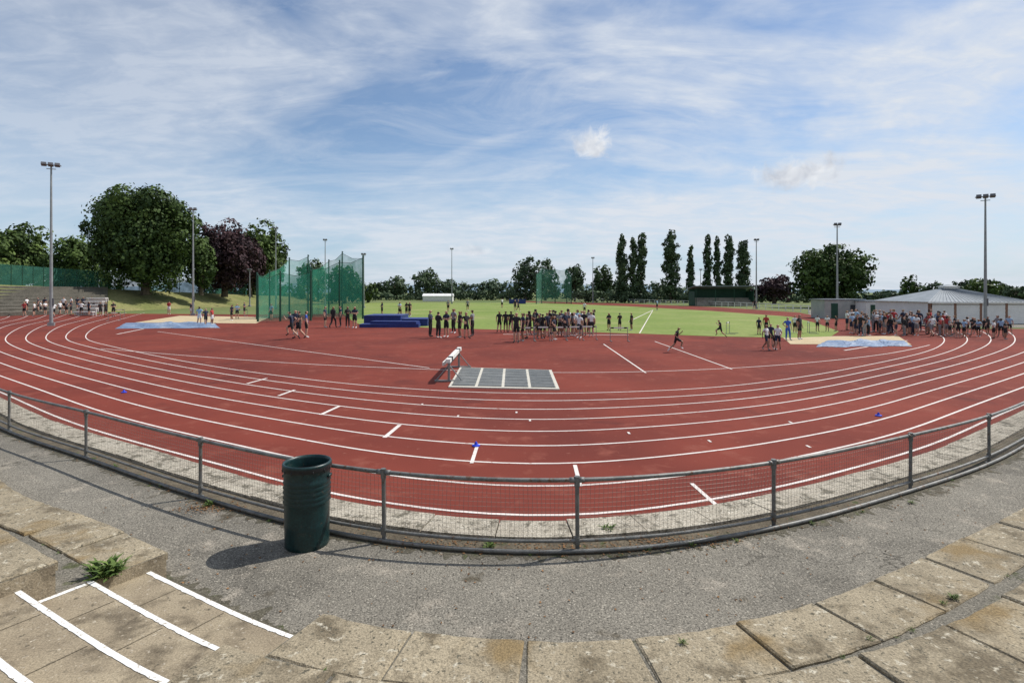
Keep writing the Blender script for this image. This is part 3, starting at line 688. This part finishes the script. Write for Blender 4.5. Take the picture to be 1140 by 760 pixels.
def figure(name,J,long_hair=False):
    b={'pel':(0,0,.93),'sp':(0,-.01,1.10),'ch':(0,-.005,1.30),'nb':(0,.01,1.44),'hd0':(0,0,1.53),'hd1':(0,-.015,1.60),'hd2':(0,-.005,1.665)}
    for s,k in((-1,'l'),(1,'r')):
        b['sh'+k]=(s*.165,.01,1.385); b['el'+k]=(s*.235,.03,1.12); b['wr'+k]=(s*.245,-.04,.89); b['pa'+k]=(s*.245,-.06,.82)
        b['hi'+k]=(s*.085,0,.87); b['kn'+k]=(s*.10,-.02,.48); b['an'+k]=(s*.11,.02,.075); b['to'+k]=(s*.125,-.15,.03)
        b['ca'+k]=None
    b.update(J)
    for k in 'lr':
        kn,an=Vector(b['kn'+k]),Vector(b['an'+k]); b['ca'+k]=tuple(kn.lerp(an,.33)+Vector((0,.012,0)))
    rad={'pel':(.15,.115),'sp':(.13,.10),'ch':(.15,.115),'nb':(.06,.055),'hd0':(.06,.064),'hd1':(.09,.104),'hd2':(.068,.08)}
    for k in 'lr': rad.update({'sh'+k:(.07,.07),'el'+k:(.043,.043),'wr'+k:(.030,.030),'pa'+k:(.037,.024),'hi'+k:(.105,.108),'kn'+k:(.064,.064),'ca'+k:(.062,.064),'an'+k:(.040,.040),'to'+k:(.040,.032)})
    E=[('pel','sp'),('sp','ch'),('ch','nb'),('nb','hd0'),('hd0','hd1'),('hd1','hd2')]
    for k in 'lr': E+=[('ch','sh'+k),('sh'+k,'el'+k),('el'+k,'wr'+k),('wr'+k,'pa'+k),('pel','hi'+k),('hi'+k,'kn'+k),('kn'+k,'ca'+k),('ca'+k,'an'+k),('an'+k,'to'+k)]
    names=list(rad); bm=bmesh.new(); ly=bm.verts.layers.skin.verify(); vv={}
    for nme in names:
        v=bm.verts.new(b[nme]); v[ly].radius=rad[nme]; v[ly].use_root=(nme=='pel'); vv[nme]=v
    for a,c in E: bm.edges.new((vv[a],vv[c]))
    me=bpy.data.meshes.new('tmp'); bm.to_mesh(me); bm.free()
    o=bpy.data.objects.new('tmp',me); scene.collection.objects.link(o)
    sm=o.modifiers.new('s','SKIN'); sm.use_smooth_shade=True; sm.branch_smoothing=.3
    sd=o.modifiers.new('d','SUBSURF'); sd.levels=1; sd.render_levels=1
    dg=bpy.context.evaluated_depsgraph_get(); ev=o.evaluated_get(dg); m2=ev.to_mesh()
    mb=MB(); V=[tuple(v.co) for v in m2.vertices]; Fc=[tuple(p.vertices) for p in m2.polygons]
    segs=[(Vector(b[a]),Vector(b[c]),a,c) for a,c in E]; mats=[]
    for f in Fc:
        c=Vector((0,0,0)); 
        for i in f: c+=Vector(V[i])
        c/=len(f); best=None
        for (p,q,a,cn) in segs:
            d=q-p; t=max(0,min(1,(c-p).dot(d)/d.length_squared)); dist=(c-(p+d*t)).length
            if best is None or dist<best[0]: best=(dist,a,cn,t)
        _,a,cn,t=best
        if a in('hd0','hd1') : 
            loc=c-Vector(b['hd1']); mi=1 if (a=='hd1' and (loc.z>.045 or loc.y>.015)) or (a=='hd0' and loc.y>.03) else 0
        elif a=='nb': mi=0 if t>.25 else 2
        elif a in('sp','ch'): mi=2
        elif a=='pel': mi=2 if (cn=='sp' and t>.25) else 3
        elif a[:2]=='sh': mi=2 if t<.62 else 6
        elif a[:2]=='el': mi=6
        elif a[:2]=='wr': mi=0
        elif a[:2]=='hi': mi=3 if t<.70 else 5
        elif a[:2] in('kn','ca'): mi=5 if not (a[:2]=='ca' and t>.8) else 4
        else: mi=4
        mats.append(mi)
    ev.to_mesh_clear(); bpy.data.objects.remove(o)
    mb.V=V; mb.F=Fc; mb.M=mats
    for k,s in(('l',-1),('r',1)):
        w,p=Vector(b['wr'+k]),Vector(b['pa'+k]); d=(p-w).normalized(); side=Vector((0,1,0))
        if abs(d.y)>.7: side=Vector((0,0,1))
        side=(side-d*side.dot(d)).normalized(); nrm=d.cross(side)
        for i,L_ in enumerate((.065,.078,.072,.055)):
            st=p+side*(.027-.018*i)+d*.01; mb.tube([st,st+d*L_*.5+nrm*.004*s,st+d*L_*.92+nrm*.02*s],[.010,.009,.006],5,0)
        st=w.lerp(p,.5)-side*.028; mb.tube([st,st-side*.025+d*.03,st-side*.028+d*.06],[.012,.010,.007],5,0)
    hc=Vector(b['hd1'])
    mb.tube([hc+Vector((0,-.093,.018)),hc+Vector((0,-.118,-.012)),hc+Vector((0,-.095,-.022))],[.006,.014,.008],5,0)
    for s in(-1,1):
        mb.tube([hc+Vector((s*.080,.0,.02)),hc+Vector((s*.095,.006,-.01)),hc+Vector((s*.080,.004,-.03))],[.008,.014,.007],5,0)
        mb.box(hc+Vector((s*.03,-.096,.018)),(.022,.012,.010),1)
    mb.box(hc+Vector((0,-.091,-.048)),(.04,.01,.007),0)
    if long_hair: mb.tube([hc+Vector((0,.07,.05)),hc+Vector((0,.125,0)),hc+Vector((0,.11,-.16))],[.035,.04,.015],8,1)
    me=bpy.data.meshes.new(name); me.from_pydata(mb.V,[],mb.F)
    for i in range(7): me.materials.append(SK[0])
    me.polygons.foreach_set('material_index',mb.M); me.polygons.foreach_set('use_smooth',[True]*len(mb.F)); me.update()
    return me
ST=figure('standing_body',{})
ST2=figure('standing_body_hips',{'ell':(-.33,.06,1.17),'wrl':(-.19,-.06,1.02),'pal':(-.14,-.09,.99),'knr':(.12,-.06,.48),'anr':(.17,.0,.075),'tor':(.22,-.16,.03)},long_hair=True)
ST3=figure('standing_body_folded',{'ell':(-.24,-.04,1.12),'wrl':(-.06,-.17,1.16),'pal':(.02,-.18,1.18),'elr':(.24,-.04,1.13),'wrr':(.06,-.19,1.13),'par':(-.02,-.20,1.14)})
WK=figure('walking_body',{'knl':(-.09,-.17,.50),'anl':(-.09,-.20,.09),'tol':(-.10,-.36,.045),'knr':(.09,.06,.47),'anr':(.09,.33,.14),'tor':(.09,.22,.03),'ell':(-.23,.12,1.14),'wrl':(-.22,.13,.91),'pal':(-.22,.11,.84),'elr':(.23,-.05,1.13),'wrr':(.21,-.22,.96),'par':(.21,-.26,.90)})
RN=figure('running_body',{'ch':(0,-.06,1.29),'nb':(0,-.09,1.43),'hd0':(0,-.13,1.51),'hd1':(0,-.16,1.585),'hd2':(0,-.155,1.65),'shl':(-.165,-.07,1.375),'shr':(.165,-.05,1.375),
 'knl':(-.09,-.36,.70),'anl':(-.09,-.26,.32),'tol':(-.10,-.41,.24),'knr':(.09,.10,.50),'anr':(.09,.42,.22),'tor':(.09,.52,.05),'ell':(-.25,.18,1.20),'wrl':(-.22,.06,1.03),'pal':(-.21,.0,1.0),'elr':(.25,-.20,1.15),'wrr':(.18,-.36,1.30),'par':(.17,-.40,1.36)})
BD=figure('bending_body',{'sp':(0,-.10,1.07),'ch':(0,-.26,1.17),'nb':(0,-.37,1.22),'hd0':(0,-.44,1.26),'hd1':(0,-.50,1.30),'hd2':(0,-.54,1.35),'shl':(-.165,-.32,1.20),'shr':(.165,-.32,1.20),
 'ell':(-.22,-.34,.93),'wrl':(-.16,-.30,.70),'pal':(-.13,-.32,.63),'elr':(.22,-.34,.93),'wrr':(.16,-.30,.70),'par':(.13,-.32,.63),'knl':(-.12,-.14,.50),'knr':(.12,-.14,.50)})
POSES={'s':ST,'h':ST2,'f':ST3,'w':WK,'r':RN,'b':BD}
def person(px,py,hpx,pose='s',shirt='navy',shorts='black',rz=None,name='athlete',long=False,z=None,Y=None):
    me=POSES[pose]
    if Y is None: p=P(px,py); z0=.012 if z is None else z
    else: p=(X(px,Y),Y,0); z0=z
    hm=hpx*p[1]/F; sc=max(.74,min(1.12,hm/1.70))
    o=bpy.data.objects.new(name,me); scene.collection.objects.link(o); o.location=(p[0],p[1],z0); wd=random.uniform(.98,1.14); o.scale=(sc*wd,sc*wd,sc)
    o.rotation_euler[2]=rz if rz is not None else random.uniform(0,6.28)
    sk=random.choice([SK[0],SK[0],SK[0],SK[1]]); hr=random.choice(HR)
    ms=[sk,hr,CL[shirt],CL[shorts],random.choice([CL['white'],CL['black'],CL['grey']]),CL[shorts] if long else sk,CL[shirt] if long and random.random()<.6 else sk]
    for i,m in enumerate(ms): o.material_slots[i].link='OBJECT'; o.material_slots[i].material=m
    return o
def rp(): return random.choice('sshhffw')
def rc(): return random.choice(['navy','black','black','navy','black','white','grey','lblue','white'])
L90=-math.pi/2
for a in [(325,378,33,'r','navy','black',L90),(333,377,34,'w','black','black',L90+.4),(341,376,30,'s','blue','black',2.0),(329,372,27,'s','navy','navy',.3)]: person(*a)
for x in (362,371,379,387,395): person(x,365+random.uniform(-1,.5),25,rp(),random.choice(['black','navy']),'black',long=random.random()<.5)
for x,y in ((479,375),(488,376.5),(497,375.5),(505,371),(512,376),(519,377),(526,374.5)): person(x,y,30,rp(),random.choice(['black','navy','grey']),'black',long=random.random()<.3)
for x in (556,563,569): person(x,370,24,rp(),'black','black')
for a in [(575,381.5,34,'s','black','black'),(582,380,32,'h','navy','black')]: person(*a)
for i in range(26): person(588+i*2.9+random.uniform(-1.5,1.5),random.uniform(371,379),random.uniform(26,30),rp(),rc(),random.choice(['black','black','navy']))
for x in (678,690,703): person(x,368,20,rp(),'black','black')
person(753,392,28,'r','black','black',-L90,name='runner'); person(802,376,20,'r','black','black',L90,name='runner')
person(853,390,29,'w','white','navy',.6);person(862,389.5,27,'b','white','black',1.8);person(866,390,29,'w','white','navy',-.6);person(858,386,26,'s','navy','black')
person(877,379,26,'h','blue','blue',0,long=True);person(890,378,28,'s','black','black',.5);person(845,373,20,'s','navy','black');person(853,372,22,'s','red','black');person(885,371,20,'s','white','black')
for i in range(66):
    t=random.random(); person(940+t*118+random.uniform(-3,3),random.uniform(367,374.5)+t*.6,random.uniform(20,25),rp(),random.choice(['black','navy','white','white','navy','red','grey','lblue','white']),random.choice(['black','navy','grey']),name='spectator',long=random.random()<.3)
for i in range(15): person(1058+i*4.7+random.uniform(-1.5,1.5),random.uniform(371,378),random.uniform(18,22),rp(),rc(),'black',name='spectator')
for x in (910,921,931): person(x,369,18,rp(),rc(),'black')
for i in range(14): person(38+i*6.8+random.uniform(-2,2),random.uniform(350,353),random.uniform(16,19),rp(),rc(),'black',name='spectator')
for x,y,h in ((27,352,19),(222,361,20),(229,363,20),(236,361.5,19),(258,357,18),(264,355,17),(272,352,16),(188,350,18),(213,351,14),(302,356,18)): person(x,y,h,rp(),random.choice(['blue','white','navy','red','lblue']),random.choice(['black','white']))
for i in range(9): person(32+i*9+random.uniform(-3,3),0,16,'s',rc(),'black',name='spectator',Y=74+i*.9,z=.55)
for i in range(14): person(random.uniform(425,470) if i<6 else random.uniform(480,900),random.uniform(342,352) if i>=6 else 352,14 if i>=6 else 17,rp(),rc(),'black')

# ---------------------------------------------------------------- sky, sun, camera
sd=Vector((.72,.35,1.0)).normalized(); el=math.asin(sd.z); az=math.atan2(sd.x,sd.y)
w=bpy.data.worlds.new('World'); scene.world=w; w.use_nodes=True; nt=w.node_tree; N=nt.nodes; L=nt.links
try:
    w.cycles.sampling_method='MANUAL'; w.cycles.sample_map_resolution=256
except Exception: pass
bg=N['Background']; bg.inputs[1].default_value=.12
sky=N.new('ShaderNodeTexSky'); sky.sky_type='NISHITA'; sky.sun_disc=False; sky.sun_elevation=el; sky.sun_rotation=az; sky.altitude=50; sky.air_density=1.0; sky.dust_density=.4; sky.ozone_density=2.6
tc=N.new('ShaderNodeTexCoord').outputs['Generated']; sx=N.new('ShaderNodeSeparateXYZ'); L.new(tc,sx.inputs[0])
def math_(op,a,b=None,clamp=False):
    n=N.new('ShaderNodeMath'); n.operation=op; n.use_clamp=clamp
    for i,v in enumerate((a,b)):
        if v is None: continue
        if isinstance(v,(int,float)): n.inputs[i].default_value=v
        else: L.new(v,n.inputs[i])
    return n.outputs[0]
zz=math_('ADD',math_('MAXIMUM',sx.outputs[2],0.0),.20)
cb=N.new('ShaderNodeCombineXYZ'); L.new(math_('DIVIDE',sx.outputs[0],zz),cb.inputs[0]); L.new(math_('DIVIDE',sx.outputs[1],zz),cb.inputs[1])
def mapped(rz,sc,loc=(0,0,0)):
    m=N.new('ShaderNodeMapping'); L.new(cb.outputs[0],m.inputs[0]); m.inputs['Rotation'].default_value=(0,0,rz); m.inputs['Scale'].default_value=sc; m.inputs['Location'].default_value=loc; return m.outputs[0]
broad=ramp(nt,noise(nt,1.0,5,.58,.6,mapped(.25,(.75,.95,1),(3.1,1.7,0))),.38,.56)
wisp=ramp(nt,noise(nt,2.2,7,.66,1.1,mapped(.9,(.6,1.5,1),(1.0,5.2,0))),.43,.66)
mott=ramp(nt,noise(nt,7,5,.62,.4,mapped(.2,(.8,1.3,1),(2.0,.2,0))),.42,.66)
veil=math_('ADD',math_('MULTIPLY',broad,.60),math_('MULTIPLY',wisp,.38),True)
veil=math_('ADD',veil,math_('MULTIPLY',math_('MULTIPLY',mott,math_('ADD',broad,.25)),.26),True)
# thinner cloud cover towards the west (left) and overhead
wx=N.new('ShaderNodeMapRange'); L.new(sx.outputs[0],wx.inputs[0]); wx.inputs[1].default_value=-.65; wx.inputs[2].default_value=.05; wx.inputs[3].default_value=.55; wx.inputs[4].default_value=1.0
veil=math_('MULTIPLY',veil,wx.outputs[0])
hz=N.new('ShaderNodeMapRange'); L.new(sx.outputs[2],hz.inputs[0]); hz.inputs[1].default_value=0; hz.inputs[2].default_value=.25; hz.inputs[3].default_value=.75; hz.inputs[4].default_value=0.0
col=mixc(nt,hz.outputs[0],sky.outputs[0],(3.5,4.75,6.4))
col=mixc(nt,veil,col,(6.0,6.4,7.0))
def puff(px,py,r,sz,br):
    global col
    d=Vector(((px-570),620,(325-py))).normalized()
    vs=N.new('ShaderNodeVectorMath'); vs.operation='SUBTRACT'; L.new(tc,vs.inputs[0]); vs.inputs[1].default_value=d
    vm=N.new('ShaderNodeVectorMath'); vm.operation='MULTIPLY'; L.new(vs.outputs[0],vm.inputs[0]); vm.inputs[1].default_value=(1,1,sz)
    ln=N.new('ShaderNodeVectorMath'); ln.operation='LENGTH'; L.new(vm.outputs[0],ln.inputs[0])
    v=math_('ADD',math_('DIVIDE',ln.outputs['Value'],r),math_('MULTIPLY',math_('SUBTRACT',pnz,.5),2.2))
    mk=ramp(nt,v,.45,1.15,(1,1,1,1),(0,0,0,1))
    col=mixc(nt,math_('MULTIPLY',mk,br),col,pshade)
pnz=noise(nt,24,5,.64,.5,tc)
pshade=ramp(nt,noise(nt,30,3,.6,.3,tc),.35,.65,(4.7,5.0,5.6,1),(7.0,7.2,7.5,1))
puff(658,158,.042,1.35,.95); puff(893,192,.070,2.6,.95); puff(520,278,.05,5,.5)
L.new(col,bg.inputs[0])
sl=bpy.data.lights.new('sun','SUN'); sl.energy=4.7; sl.angle=math.radians(.5); sl.color=(1,.955,.89)
so=bpy.data.objects.new('sun',sl); scene.collection.objects.link(so); so.rotation_euler=(-sd).to_track_quat('-Z','Y').to_euler()
cd=bpy.data.cameras.new('camera'); co=bpy.data.objects.new('camera',cd); scene.collection.objects.link(co)
co.location=(0,0,H); co.rotation_euler=(math.radians(90),0,0); cd.sensor_width=36; cd.lens=F/1140*36; cd.shift_y=-55/1140; cd.clip_end=9000; cd.clip_start=.05
scene.camera=co
